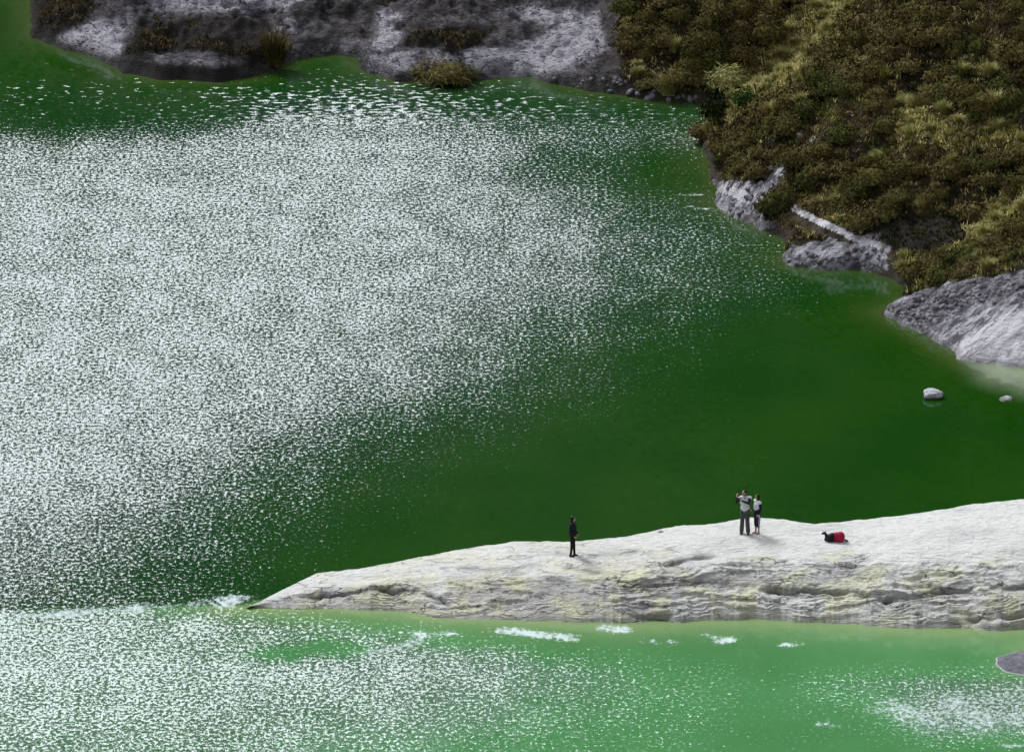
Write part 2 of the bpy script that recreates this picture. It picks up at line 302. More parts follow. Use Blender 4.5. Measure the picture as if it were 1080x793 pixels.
water = tag(link('water', wm, m.col(c)), kind='structure')

# ------------------------------------------------------------------ the pale rock spit
cols = np.linspace(260, 1420, 1500); nfr, nbk = 230, 26
yt, yb = ip(TOP, cols), ip(BOT, cols)
yt = yt+3.4*fbm(cols/34, cols*0, 5, 5, .65); yb = yb+6*fbm(cols/40, cols*0+9, 5, 6, .6)
H = np.interp(cols, [252, 300, 400, 500, 600, 700, 800, 900, 1000, 1100, 1420], [.03, .35, .80, 1.15, 1.45, 1.65, 1.9, 1.85, 2.2, 2.5, 3.2])
sv_ = np.linspace(0, 1, nfr)[:, None]
g = np.interp(sv_[:, 0], [0, .07, .2, .36, .5, .64, .8, 1], [-.03, .09, .28, .50, .68, .82, .93, 1])[:, None]
py_ = yb[None]+(yt-yb)[None]*sv_; zz = H[None]*g; pxx = np.broadcast_to(cols[None], py_.shape)
ax, ay, az = at(pxx, py_, zz)
crest = (ax[-1], ay[-1], az[-1]); bx, by, bz = [], [], []
for k in range(1, nbk+1):
    q = k/nbk; bx.append(crest[0]+.1*q); by.append(crest[1]+3.2*q*np.clip(H/1.2, .3, 1.4)); bz.append(crest[2]*(1-q**.8*1.15)-1.0*q*q)
SX = np.vstack([ax, bx]); SY = np.vstack([ay, by]); SZ = np.vstack([az, bz])
lp = np.vstack([py_, np.full((nbk, len(cols)), 0.)+yt[None]]); lx = np.broadcast_to(cols[None], SX.shape)
front = np.vstack([np.broadcast_to(sv_, py_.shape), np.ones((nbk, len(cols)))])
edge = np.clip(SZ/.25, 0, 1)*sst(250, 330, lx)
body = sst(.70, .48, front)*edge                         # the stepped face in front of the smooth top
# strata: thin ledges, each with a sharp lip
q = (SZ+.9*fbm(SX/3.0, SY/1.2, 5, 101)+.05*SX*.3)/.26; fr = q-np.floor(q)
SZ = SZ+body*.26*.5*(sst(.0, .3, fr)-fr)*sst(.35, .75, vn(SX/2.1, SY/.8, 8))
q = (SZ*1.0+.5*fbm(SX/1.3, SY/.7, 4, 131)-.02*SX)/.11; fr = q-np.floor(q)
SZ = SZ+body*.11*.6*(sst(.0, .3, fr)-fr)*sst(.4, .62, vn(SX/1.2, SY/.9, 9))
SZ = SZ+edge*.10*fbm(SX/3.5, SY/2.2, 3, 171)
wq = .5*fbm(SX/.9, SY/.7, 3, 151)
SZ = SZ+edge*(.26*fbm(SX/1.9, SY/1.3, 4, 111)*(.3+.7*sst(.8, .5, front))+.11*fbm(SX/.35, SY/.3, 4, 121, .6)*(.3+.7*body)+body*.21*(ridge((SX+.5*SY)/1.5+wq, (SY-.2*SX)/1.0+wq, 4, 161)-.55))
CR = [([(800, 620), (832, 623), (870, 620), (905, 625), (935, 631), (960, 627), (1000, 622), (1030, 620)], .24), ([(318, 628), (360, 625), (392, 622), (420, 625), (446, 622)], .16), ([(440, 626), (466, 632), (480, 644)], .14), ([(664, 649), (690, 650), (712, 648)], .20), ([(1015, 653), (1050, 651), (1090, 648)], .18), ([(640, 611), (690, 616), (740, 613), (790, 618)], .09),
      ([(570, 611), (620, 612), (700, 623)], .08), ([(700, 598), (718, 590), (742, 584), (760, 586)], .13), ([(1040, 622), (1090, 618)], .14), ([(560, 580), (620, 585), (680, 581)], .05), ([(590, 595), (640, 604)], .07), ([(480, 598), (540, 600), (575, 596)], .06), ([(640, 634), (700, 640), (760, 632), (800, 634)], .07), ([(860, 600), (900, 604), (940, 600)], .06)]
crack_dark = np.zeros(SX.shape)
for pts_, A in CR:
    xs_ = [a for a, b in pts_]; yl = np.interp(lx, xs_, [b for a, b in pts_])+5*fbm(lx/16, lx*0+A*50, 3, 7)
    ends = sst(xs_[0]-4, xs_[0]+12, lx)*sst(xs_[-1]+4, xs_[-1]-12, lx)*(.55+.9*vn(lx/13, lx*0, 3)); tt = lp-yl
    on = (np.arange(SX.shape[0]) < nfr)[:, None]
    SZ = SZ-A*ends*on*np.where(tt > 0, np.exp(-tt/7), np.exp(tt/1.2)); crack_dark = np.maximum(crack_dark, ends*on*np.exp(-np.abs(tt-.8)/1.9)*min(1, A*6))
me = npmesh('rock_spit', np.stack([SX, SY, SZ], -1).reshape(-1, 3), gridfaces(*SX.shape))
lp_n = lp; clean = sst(.50, .72, front+.5*fbm(SX/2.5, SY/2, 3, 141))
clean = np.clip(clean*sst(640, 760, lx)+clean*.55, 0, 1)
greyp = np.maximum.reduce([pmask(lx, lp, [(480, 612), (540, 604), (590, 612), (640, 622), (700, 640), (690, 656), (560, 654), (490, 640)], 12), pmask(lx, lp, [(640, 618), (720, 590), (800, 600), (830, 612), (780, 625), (690, 632)], 12)*.45, pmask(lx, lp, [(300, 628), (380, 628), (440, 636), (520, 650), (460, 652), (300, 642)], 8)*.6, pmask(lx, lp, [(940, 628), (1010, 625), (1090, 630), (1090, 650), (960, 650)], 10)*.4,pmask(lx, lp, [(950, 548), (1020, 534), (1090, 528), (1090, 556), (1000, 556)], 10)*.35])
attr(me, 'clean', clean); attr(me, 'crack_dark', crack_dark); attr(me, 'grey', greyp); attr(me, 'foot', sst(.16, .02, front)*on.max())
m = MT('pale rock', .92, .2); L = m.pos((.55, 1.3, 3.0)); n1 = m.noise(L, 1.1, 6, .62, .8); n2 = m.noise(m.pos((.8, 1.5, 4)), 3.4, 6, .7, .4); n3 = m.noise(m.pos((1, 1, 1)), .7, 4, .6)
gv = m.math('ADD', m.math('MULTIPLY', m.math('SUBTRACT', n1, .5), 2.6), m.math('SUBTRACT', m.math('MULTIPLY', m.at('grey'), .9), m.math('MULTIPLY', m.at('clean'), .75)))
c = m.mix(m.step(gv, -.35, .75), (.80, .765, .70), (.54, .50, .455))
yv = m.math('MULTIPLY', m.step(n3, .43, .60, 0, .8), m.math('SUBTRACT', 1, m.at('clean'), clamp=True))
c = m.mix(yv, c, (.76, .715, .46))
c = m.mix(m.math('MULTIPLY', m.step(n2, .30, .46, 1, 0), m.math('SUBTRACT', .85, m.math('MULTIPLY', m.at('clean'), .75))), c, (.33, .31, .29))
n4 = m.noise(m.pos((.5, 1, 3)), 7, 4, .7); c = m.mix(m.step(n4, .33, .5, .35, 0), c, (.33, .31, .30))
gp = m.noise(m.pos((.28, .8, 1)), 1.1, 5, .65); c = m.mix(m.step(gp, .50, .66, 0, .42), c, (.50, .475, .455))
c = m.mix(m.math('MULTIPLY', m.at('crack_dark'), .85, clamp=True), c, (.05, .045, .04))  # darker colour along the carved cracks
c = m.mix(m.math('MULTIPLY', m.at('foot'), .6), c, (.50, .46, .40))
wv = m.n('VectorMath', operation='ADD'); m.put(wv.inputs[0], m.pos((.42, .9, 2.6))); nz = m.n('TexNoise'); m.put(nz.inputs['Vector'], m.pos((.7, 1, 2))); nz.inputs['Scale'].default_value = 1.4; nz.inputs['Detail'].default_value = 5
sc_ = m.n('VectorMath', operation='SCALE'); m.put(sc_.inputs[0], nz.outputs['Color']); sc_.inputs['Scale'].default_value = 1.3; m.put(wv.inputs[1], sc_.outputs[0])
vo = m.n('TexVoronoi', feature='DISTANCE_TO_EDGE'); m.put(vo.inputs['Vector'], wv.outputs[0]); vo.inputs['Scale'].default_value = 1.5
ck = m.math('MULTIPLY', m.step(vo.outputs['Distance'], .0, .05, 1, 0), m.step(n1, .44, .60)); ck = m.math('MULTIPLY', ck, m.math('SUBTRACT', 1, m.math('MULTIPLY', m.at('clean'), .8)))
c = m.mix(m.math('MULTIPLY', ck, .75), c, (.13, .12, .11))
m.bump(m.math('SUBTRACT', m.math('ADD', n2, m.math('MULTIPLY', n4, .5)), m.math('MULTIPLY', ck, .8)), .9, .13)
ROCK = m.col(c); spit = tag(link('rock_spit', me, ROCK), kind='structure')
SPIT = BVHTree.FromPolygons([tuple(v) for v in np.stack([SX, SY, SZ], -1)[::3, ::3].reshape(-1, 3)], [tuple(f) for f in gridfaces(len(range(0, SX.shape[0], 3)), len(range(0, SX.shape[1], 3)))])
def hit(bvh, px, py):
    dx, dy, dz = ray(px, py); r_ = bvh.ray_cast(Vector((0, 0, CAM_H)), Vector((float(dx), float(dy), float(dz))).normalized()); return r_[0], r_[1]

# smooth dark mud bank breaking the surface at the right
def mound(name, cpx, cpy, rx, ry, h, mat, seed, drop=.3):
    x0, y0, _ = (float(v) for v in at(cpx, cpy)); n = 70; a = np.linspace(0, 2*np.pi, n, endpoint=False); V = []; rr = np.linspace(0, 1, 18)
    r2, a2 = np.meshgrid(rr, a, indexing='ij'); k = 1+.25*fbm(np.cos(a2)*2+seed, np.sin(a2)*2, 2, seed)
    vx = x0+rx*r2*k*np.cos(a2); vy = y0+ry*r2*k*np.sin(a2); vz = (h+drop)*(1-r2**2.4)-drop+.04*fbm(vx*2, vy*2, 3, seed)
    i = np.arange(18*n).reshape(18, n); j = np.roll(i, -1, 1)
    return link(name, npmesh(name, np.stack([vx, vy, vz], -1).reshape(-1, 3), np.stack([i[:-1], i[1:], j[1:], j[:-1]], -1).reshape(-1, 4)), mat)
mud = MT('grey mud', .8, .3); gz = mud.n('SeparateXYZ'); mud.put(gz.inputs[0], mud.pos())
mn = mud.noise(mud.pos((1, 1, 1)), 3.2, 7, .7); rim = mud.step(mud.math('ADD', gz.outputs[2], mud.math('MULTIPLY', mn, .03)), .025, .045, 1, 0)
mc = mud.mix(rim, mud.mix(mud.step(mn, .35, .65), (.075, .070, .082), (.20, .185, .21)), (.40, .39, .37)); mud.bump(mn, .8, .08); MUD = mud.col(mc)
tag(mound('sandbank', 1092, 700, 2.2, 2.1, .22, MUD, 4), kind='structure')

# ------------------------------------------------------------------ vegetation
hc = np.array([(.070, .052, .026), (.036, .036, .014), (.17, .128, .055), (.46, .40, .15), (.17, .165, .05), (.66, .58, .27)])
GRASSY = [[(735, 105), (790, 60), (830, 20), (860, -10), (910, -10), (880, 40), (850, 80), (800, 112), (770, 130), (735, 128)], [(1005, 262), (1040, 225), (1100, 185), (1100, 222), (1050, 250), (1015, 275)],
          [(950, 105), (1000, 130), (1100, 138), (1100, 165), (1010, 160), (945, 150)], [(735, 112), (760, 120), (748, 150), (732, 135)]]
HOLLOW = [(915, 240), (960, 228), (1010, 230), (1020, 252), (975, 268), (930, 262)]
mid = slice(None)
sel = (PX > -25) & (PX < 1130) & (PY > -80) & (PY < 460) & (SD > .25) & (WA < .6) & (pale < .45)
idx = np.flatnonzero(sel.ravel()); XF, YF, ZF, PXF, PYF, SF = (a.ravel() for a in (X, Y, Z, PX, PY, SD))
def pick(n, ix):
    return RNG.choice(ix, min(n, len(ix)), replace=False)
def grassy(px, py):
    g_ = 0*px
    for P_ in GRASSY: g_ = np.maximum(g_, pmask(px, py, P_, 9))
    return g_
def blades(x, y, z, n, ln, wd, spread, up=.55, jit=.05):
    """n thin curved two-quad leaves round every point; returns verts, faces, clump index"""
    N = len(x); a = RNG.random((N, n))*2*np.pi; l = (ln[:, None] if np.ndim(ln) else ln)*(.55+.75*RNG.random((N, n)))
    e = up+.5*RNG.random((N, n)); ox = (RNG.random((N, n))-.5)*2*spread; oy = (RNG.random((N, n))-.5)*2*spread
    bx = x[:, None]+ox; by = y[:, None]+oy; bz = z[:, None]-.03
    ca, sa = np.cos(a), np.sin(a); wx_, wy_ = -sa*wd/2, ca*wd/2
    P = []
    for s_, hgt, ww in ((0, 0, 1), (.55, .75, .9), (1., .92, .15)):
        r_ = l*s_*(1.25-e*.75); zz_ = bz+l*hgt*e
        P.append(np.stack([bx+ca*r_-wx_*ww, by+sa*r_-wy_*ww, zz_], -1)); P.append(np.stack([bx+ca*r_+wx_*ww, by+sa*r_+wy_*ww, zz_], -1))
    V = np.stack(P, 2).reshape(-1, 3); b = np.arange(N*n)[:, None]*6
    Fc = np.concatenate([b+np.array([[0, 1, 3, 2]]), b+np.array([[2, 3, 5, 4]])])
    return V, Fc, np.repeat(np.arange(N), n*6)
lf = MT('low growth', .95, .0); lc = lf.at('tint', True); lf.m.use_backface_culling = False
lf.b.inputs['Transmission Weight'].default_value = 0
LOW = lf.col(lc)
avd, _ = segdist(PXF[idx], PYF[idx], [(a, b+5) for a, b in GULLY]); avp = pmask(PXF[idx], PYF[idx], [(a+2, b+5) for a, b in PALE_M], 6)
idx = idx[(avd > 9) & (avp < .5)]
ii = pick(30000, idx)
gi = idx[grassy(PXF[idx], PYF[idx]) > .5]; ii = np.concatenate([ii, pick(5000, gi)]); gr = grassy(PXF[ii], PYF[ii]); hol = pmask(PXF[ii], PYF[ii], HOLLOW, 8)
nz = .5+.75*fbm(XF[ii]/1.8, YF[ii]/1.8, 3, 201)+.7*fbm(XF[ii]/6, YF[ii]/6, 2, 205); nz2 = RNG.random(len(ii))
k = np.where(nz < .42, 0, np.where(nz < .52, 1, np.where(nz < .60, 4, 2))); k = np.where(nz2 > .86, 3, k); k = np.where((gr > RNG.random(len(ii))), np.where(nz2 > .5, 3, np.where(nz2 > .25, 5, 4)), k)
k = np.where(hol > .4, 1, k); keep = (hol < .5) | (RNG.random(len(ii)) < .35); ii, k = ii[keep], k[keep]; 
tint = hc[k]*(.55+1.0*RNG.random((len(ii), 1)))
V, Fc, ci = blades(XF[ii], YF[ii], ZF[ii], 11, .10+.22*RNG.random(len(ii))**2, .035, .13)
gm = npmesh('ground_cover', V, Fc); attrc(gm, 'tint', tint[ci])
tag(link('ground_cover', gm, LOW, smooth=False), 'dense low brown and olive grass and heath covering the steep hillside', 'ground cover', kind='stuff')
# sparse dry growth on the rock shelf at the far side
selA = (PX > 20) & (PX < 720) & (PY > -30) & (PY < 105) & (SD > .35) & (WA >= .6)
ia = np.flatnonzero(selA.ravel()); ia = pick(60000, ia)
dv = dark.ravel()[ia]*.8+fbm(XF[ia]/1.2, YF[ia]/1.2, 3, 211)*1.5-ash.ravel()[ia]*.8
ia = ia[dv > .42][:3200]
V, Fc, ci = blades(XF[ia], YF[ia], ZF[ia], 7, .10+.12*RNG.random(len(ia)), .03, .12)
gm = npmesh('dry_growth', V, Fc); attrc(gm, 'tint', (hc[RNG.choice([0, 0, 1, 2], len(ia))]*(.6+.8*RNG.random((len(ia), 1))))[ci])
tag(link('dry_growth', gm, LOW, smooth=False), 'sparse dark dry plants scattered over the grey rock at the far shore', 'ground cover', kind='stuff')

def leafmat(name, c1, c2, c3):
    m = MT(name, .95, .0); oi = m.n('ObjectInfo'); n = m.noise(m.pos(), 6, 3, .6)
    c = m.mix(m.step(n, .35, .65), c1, c2); c = m.mix(m.math('MULTIPLY', oi.outputs['Random'], .85), c, c3); return m.col(c)
DARKLEAF = leafmat('dark leaves', (.020, .024, .008), (.12, .125, .034), (.075, .065, .022))
HEATH = leafmat('brown heath', (.045, .034, .016), (.22, .165, .065), (.085, .080, .022))
STRAW = leafmat('straw grass', (.24, .21, .08), (.62, .53, .24), (.36, .36, .12))
GREENLEAF = leafmat('green leaves', (.014, .034, .006), (.06, .10, .022), (.030, .055, .014))
WOOD = plain('wood', (.07, .055, .04))
def leafball(rx, rz, n, lw, ll, seed):
    g_ = np.random.default_rng(seed); th = g_.random(n)*2*np.pi; u = g_.random(n)**.8; ph = np.arccos(1-u*1.15)
    lum = 1+.35*(vn(np.cos(th)*2+seed*3.1+5, np.sin(th)*2+ph*1.5+5, seed)-.5)*2; r_ = (.70+.34*g_.random(n))*lum
    c = np.stack([rx*r_*np.sin(ph)*np.cos(th), rx*r_*np.sin(ph)*np.sin(th), rz*.15+rz*.8*r_*np.cos(ph)], -1)
    c[:, 2] = np.maximum(c[:, 2], .02)
    out = c/np.linalg.norm(c+1e-6, axis=1, keepdims=True); tg = np.cross(out, g_.random((n, 3))-.5); tg /= np.linalg.norm(tg, axis=1, keepdims=True); d = tg+.35*out+.35*(g_.random((n, 3))-.5); d /= np.linalg.norm(d, axis=1, keepdims=True)
    s_ = np.cross(d, out+.35*(g_.random((n, 3))-.5)); s_ /= np.linalg.norm(s_, axis=1, keepdims=True); s_ *= lw/2; L_ = d*ll*(.6+.8*g_.random((n, 1)))
    V = np.stack([c, c+L_*.5+s_, c+L_, c+L_*.5-s_], 1).reshape(-1, 3); return V, np.arange(n*4).reshape(-1, 4)
def bowl(rx, rz, seed):                      # woody heart of a bush, seen through its leaves
    a = np.linspace(0, 2*np.pi, 14, endpoint=False); p_ = np.linspace(0, 1, 7); A, P_ = np.meshgrid(a, p_); k = 1+.3*(vn(np.cos(A)*1.7+seed, np.sin(A)*1.7, seed)-.5)
    V = np.stack([rx*.66*k*np.cos(A)*np.cos(P_*1.5), rx*.66*k*np.sin(A)*np.cos(P_*1.5), rz*.74*k*np.sin(P_*1.5)-.03], -1).reshape(-1, 3)
    i = np.arange(98).reshape(7, 14); j = np.roll(i, -1, 1); return V, np.stack([i[:-1], j[:-1], j[1:], i[1:]], -1).reshape(-1, 4)
def shrub_mesh(name, rx, rz, n, lw, ll, seed):
    V, Fc = leafball(rx, rz, n, lw, ll, seed); V2, F2 = bowl(rx, rz, seed); return npmesh(name, np.vstack([V, V2]), np.vstack([Fc, F2+len(V)]))
def tussock_mesh(name, r_, h_, n, seed):
    global RNG
    keepr = RNG; RNG = np.random.default_rng(seed); x = (RNG.random(n)-.5)*r_*.5; y = (RNG.random(n)-.5)*r_*.5
    V, Fc, _ = blades(x, y, x*0, 6, np.full(n, h_), .02, .05, up=.6); RNG = keepr; return npmesh(name, V, Fc)
KINDS = []
def protos(name, meshes, mat):
    o = []
    for me in meshes: me.materials.append(mat); o.append(me)
    return o
P_heath = protos('shrub', [shrub_mesh('shrub', .5, .42, 620, .05, .10, s) for s in (1, 2, 3)], HEATH)
P_dark = protos('shrub', [shrub_mesh('shrub', .5, .50, 620, .05, .10, s) for s in (4, 5)], DARKLEAF)
NEARBLACK = leafmat('near black leaves', (.006, .009, .004), (.022, .030, .010), (.015, .020, .008))
BROWNG = leafmat('brown grass', (.07, .055, .025), (.20, .155, .065), (.12, .11, .035))
P_brown = protos('grass_tussock', [shrub_mesh('grass_tussock', .5, .5, 900, .03, .14, 16), tussock_mesh('grass_tussock', .5, .50, 75, 18)], BROWNG)
P_dome = protos('grass_tussock', [shrub_mesh('grass_tussock', .5, .5, 900, .03, .16, 15)], STRAW)
P_black = protos('shrub', [shrub_mesh('shrub', .5, .5, 700, .05, .09, 14)], NEARBLACK)
P_green = protos('shrub', [shrub_mesh('shrub', .5, .5, 700, .05, .09, s) for s in (6, 7)], GREENLEAF)
P_tus = protos('grass_tussock', [tussock_mesh('grass_tussock', .5, .50, 75, s) for s in (8, 9, 10)], STRAW)
def place(name, me, x, y, z, s, label, cat, group=None, sz=1.0):
    o = bpy.data.objects.new(name, me); COL.objects.link(o); o.location = (float(x), float(y), float(z)-.04)
    o.scale = (s, s, s*sz); o.rotation_euler = (0, 0, random.random()*6.28); return tag(o, label, cat, group)
TERR = None
sub = (slice(None, None, 1), slice(None, None, 1))
yi = np.where((gy > 300) & (gy < 430))[0]; xi = np.where((gx > -30) & (gx < 36))[0]; sl = np.ix_(yi[::2], xi[::2])
TERR = BVHTree.FromPolygons([tuple(v) for v in np.stack([X[sl], Y[sl], Z[sl]], -1).reshape(-1, 3)], [tuple(f) for f in gridfaces(len(yi[::2]), len(xi[::2]))])
def visible(x, y, z):
    o = Vector((0, 0, CAM_H)); d = Vector((x, y, z+.4))-o; r_ = TERR.ray_cast(o, d.normalized()); return r_[0] is None or r_[3] > d.length-.3
def scatter(name, meshes, n, cond, smin, smax, label, cat, group, mind=.5, sz=(.8, 1.15)):
    got = []; cand = pick(n*14, idx[cond]); 
    for q in cand:
        if len(got) >= n: break
        x, y, z = XF[q], YF[q], ZF[q]
        if not (-10 < PXF[q] < 1090 and -12 < PYF[q] < 430): continue
        if any((x-a)**2+(y-b)**2 < mind**2 for a, b in got): continue
        if not visible(x, y, z): continue
        got.append((x, y)); place(name, random.choice(meshes), x, y, z, random.uniform(smin, smax), label, cat, group, random.uniform(*sz))
avd, _ = segdist(PXF[idx], PYF[idx], [(a, b+12) for a, b in GULLY]); avp = pmask(PXF[idx], PYF[idx], [(a+2, b+14) for a, b in PALE_M], 8)
sp_ = np.minimum.reduce([np.hypot(PXF[idx]-a, PYF[idx]-b) for a, b in ((757, 112), (788, 102), (766, 84))])
idx = idx[(avd > 16) & (avp < .5) & (sp_ > 15)]
g_idx = grassy(PXF[idx], PYF[idx]); ho = pmask(PXF[idx], PYF[idx], HOLLOW, 6)
far = (PXF[idx] < 730)
scatter('shrub', P_heath, 180, (g_idx < .4) & (ho < .3), .7, 2.1, 'brown rounded heath bush among many on the dark steep slope', 'shrub', 'brown heath bushes over the hillside')
scatter('shrub', P_dark, 100, (g_idx < .4) & (ho < .3), .6, 1.7, 'dark olive bush growing between the brown heath on the slope', 'shrub', 'dark olive bushes over the hillside')
scatter('grass_tussock', P_tus, 90, (ho < .3) & (g_idx < .5), .6, 1.3, 'straw yellow grass tussock dotted among the dark hillside bushes', 'grass tussock', 'yellow tussocks dotted over the hillside')
scatter('grass_tussock', P_tus, 130, (g_idx >= .5), .5, 1.1, 'pale olive grass tussock in the grassy bands of the slope', 'grass tussock', 'tussocks of the lighter grassy bands', mind=.35)
def special(name, me, px, py, s, label, cat, sz=1.0):
    p, _ = hit(TERR, px, py)
    if p: place(name, me, p.x, p.y, p.z, s, label, cat, sz=sz)
special('shrub', P_black[0], 759, 122, 2.1, 'near black round bush at the tip of the grassy spur by the water', 'shrub')
special('shrub', P_green[0], 788, 108, 1.6, 'dark green round bush just right of the near black bush on the spur', 'shrub')
special('shrub', P_green[1], 806, 120, 1.0, 'small dark green bush low behind the two round spur bushes', 'shrub')
special('shrub', P_heath[1], 742, 142, 1.6, 'ochre brown bush overhanging the water at the foot of the spur', 'shrub')
special('grass_tussock', P_dome[0], 766, 86, 2.1, 'big domed blond tussock above the near black bush, against the far slope', 'grass tussock', .85)
special('grass_tussock', P_brown[1], 288, 66, 2.5, 'upright olive brown grass clump alone on the grey far rock at the water edge', 'grass tussock', 1.2)
special('grass_tussock', P_brown[0], 470, 81, 2.9, 'wide brown tussock on the far rock right at the waterline', 'grass tussock', .6)
special('grass_tussock', P_tus[0], 957, 289, 1.5, 'pale straw tussock at the shore beside the grey stony slope', 'grass tussock', 1.0)
special('grass_tussock', P_tus[1], 1050, 118, 1.9, 'pale spiky tussock high on the slope near the right edge', 'grass tussock')
special('grass_tussock', P_tus[2], 705, 98, 1.9, 'dry brown grass clump by the water left of the grassy spur', 'grass tussock')

# ------------------------------------------------------------------ rocks and stones
def stone_mesh(name, seed, flat=.65, sub=3):
    bm = bmesh.new(); bmesh.ops.create_icosphere(bm, subdivisions=sub, radius=.5)
    for v in bm.verts:
        c = v.co; n = float(fbm(np.array([c.x*2.2+seed]), np.array([c.y*2.2+c.z*1.7]), 3, seed)[0]); v.co = c*(1+.7*n); v.co.z *= flat
        for a in range(3): v.co[a] = round(v.co[a]*7)/7*.35+v.co[a]*.65
    me = bpy.data.meshes.new(name); bm.to_mesh(me); bm.free(); return me
GREYST = MT('grey stone', .85, .3); n_ = GREYST.noise(GREYST.pos(), 6, 5, .7); GREYST.bump(n_, .6, .05); oi = GREYST.n('ObjectInfo')
GREYST = GREYST.col(GREYST.mix(oi.outputs['Random'], GREYST.mix(GREYST.step(n_, .35, .65), (.05, .045, .048), (.19, .175, .18)), (.26, .24, .25)))
stones = [stone_mesh('shore_stone', s, .6, 2) for s in range(4)]
for s_ in stones: s_.materials.append(GREYST); 
def stones_in(poly, n, lo, hi, label, group):
    poly = np.array(poly, float); k = 0; x0, y0 = poly.min(0); x1, y1 = poly.max(0)
    for _ in range(n*6):
        if k >= n: break
        a, b = random.uniform(x0, x1), random.uniform(y0, y1)
        if not segdist(np.array([a]), np.array([b]), poly, True)[1][0]: continue
        p, _n = hit(TERR, a, b)
        if not p or p.z < .02: continue
        o = bpy.data.objects.new('shore_stone', random.choice(stones)); COL.objects.link(o); s = random.uniform(lo, hi)**1.0; o.location = p; o.scale = (s, s*random.uniform(.7, 1.2), s); o.rotation_euler = (random.random(), random.random(), random.random()*6); k += 1
        tag(o, label, 'stone', group)
stones_in([(935, 325), (965, 310), (1010, 298), (1080, 290), (1080, 312), (1010, 330), (975, 350)], 120, .10, .34, 'small grey broken stone on the stony right shore slope', 'broken stones of the right shore')
stones_in([(745, 190), (800, 186), (850, 130), (862, 142), (820, 210), (830, 240), (790, 235), (750, 216)], 30, .12, .40, 'grey stone in the pale ashy patch under the spur', 'stones of the ashy patch')
stones_in([(825, 262), (930, 262), (935, 283), (830, 283)], 40, .10, .40, 'grey stone on the low point above the waterline', 'stones of the low rocky point')
stones_in([(560, 84), (640, 80), (735, 95), (735, 112), (640, 108)], 40, .10, .40, 'dark stone along the far waterline below the brown slope', 'stones along the far waterline')
def boulder(px, py, sx, sy, sz, seed, label, mat, sink):
    me = stone_mesh('boulder', seed, 1, 4); x, y, _ = at(px, py); o = link('boulder', me, mat); o.location = (float(x), float(y), sz*.5-sink); o.scale = (sx, sy, sz); return tag(o, label, 'boulder')
BM = MT('boulder', .8, .3); n_ = BM.noise(BM.pos(), 7, 5, .7); gz = BM.n('SeparateXYZ'); BM.put(gz.inputs[0], BM.pos()); BM.bump(n_, .7, .05)
BM = BM.col(BM.mix(BM.step(gz.outputs[2], .05, .14), (.16, .16, .13), BM.mix(BM.step(n_, .35, .62), (.22, .20, .21), (.62, .59, .60))))
boulder(984, 419, .85, .8, .50, 12, 'grey white boulder standing alone in the dark green water', BM, .12)
boulder(1062, 421, .70, .8, .30, 17, 'small pale boulder barely breaking the water near the right edge', BM, .20)
p, _ = hit(SPIT, 697, 561)
if p:
    o = link('stone', stone_mesh('stone', 22, .7, 3), BM); o.location = p; o.scale = (.22, .2, .2); tag(o, 'small white stone on the back edge of the pale spit left of the couple', 'stone')

# ------------------------------------------------------------------ people
SKIN = plain('skin', (.50, .30, .21), .6, .3, .05); HAIR = plain('hair', (.012, .010, .010), .5, .4, .2)
BLACKC = plain('black cloth', (.012, .014, .020), .9); LEG = plain('black leggings', (.014, .010, .014), .9); BOOT = plain('dark leather', (.018, .014, .013), .5)
GREYC = plain('grey trousers cloth', (.075, .085, .080), .9); WHITEC = plain('white cloth', (.74, .73, .78), .85, .3, .04); NAVY = plain('navy cloth', (.016, .014, .045), .9); PINK = plain('pink grey sock', (.45, .30, .33), .9)
DARKV = plain('charcoal sleeve cloth', (.030, .022, .022), .9)
def cap(bm, a, b, ra, rb, seg=12):
    a, b = Vector(a), Vector(b); d = b-a; L = d.length
    if L < 1e-5: d = Vector((0, 0, 1)); L = 1e-5
    q = Vector((0, 0, 1)).rotation_difference(d.normalized()).to_matrix().to_4x4()
    rings = []
    prof = [(-ra*math.cos(t), ra*math.sin(t)) for t in (.02, .5, 1.05)]+[(0, ra), (L, rb)]+[(L+rb*math.cos(t), rb*math.sin(t)) for t in (1.05, .5, .02)]
    for z, r_ in prof:
        rings.append([bm.verts.new(a+(q @ Vector((r_*math.cos(2*math.pi*k/seg), r_*math.sin(2*math.pi*k/seg), z)))) for k in range(seg)])
    for r0, r1 in zip(rings, rings[1:]):
        for k in range(seg): bm.faces.new((r0[k], r0[(k+1) % seg], r1[(k+1) % seg], r1[k]))
    bm.faces.new(rings[0][::-1]); bm.faces.new(rings[-1])
def ell(bm, c, r, rot=None):
    M = Matrix.Translation(Vector(c)) @ (rot or Matrix()) @ Matrix.Diagonal((r[0], r[1], r[2], 1)); bmesh.ops.create_icosphere(bm, subdivisions=3, radius=1, matrix=M)
def fuse(name, bm, mat, parent, vox=.010, smooth=6):
    me = bpy.data.meshes.new(name); bm.to_mesh(me); bm.free(); t_ = bpy.data.objects.new('t', me); COL.objects.link(t_)
    r_ = t_.modifiers.new('r', 'REMESH'); r_.mode = 'VOXEL'; r_.voxel_size = vox; s_ = t_.modifiers.new('s', 'SMOOTH'); s_.iterations = smooth; s_.factor = .5
    bpy.context.view_layer.update(); dg_ = bpy.context.evaluated_depsgraph_get(); m2 = bpy.data.meshes.new_from_object(t_.evaluated_get(dg_)); m2.name = name
    bpy.data.objects.remove(t_); return link(name, m2, mat, parent)
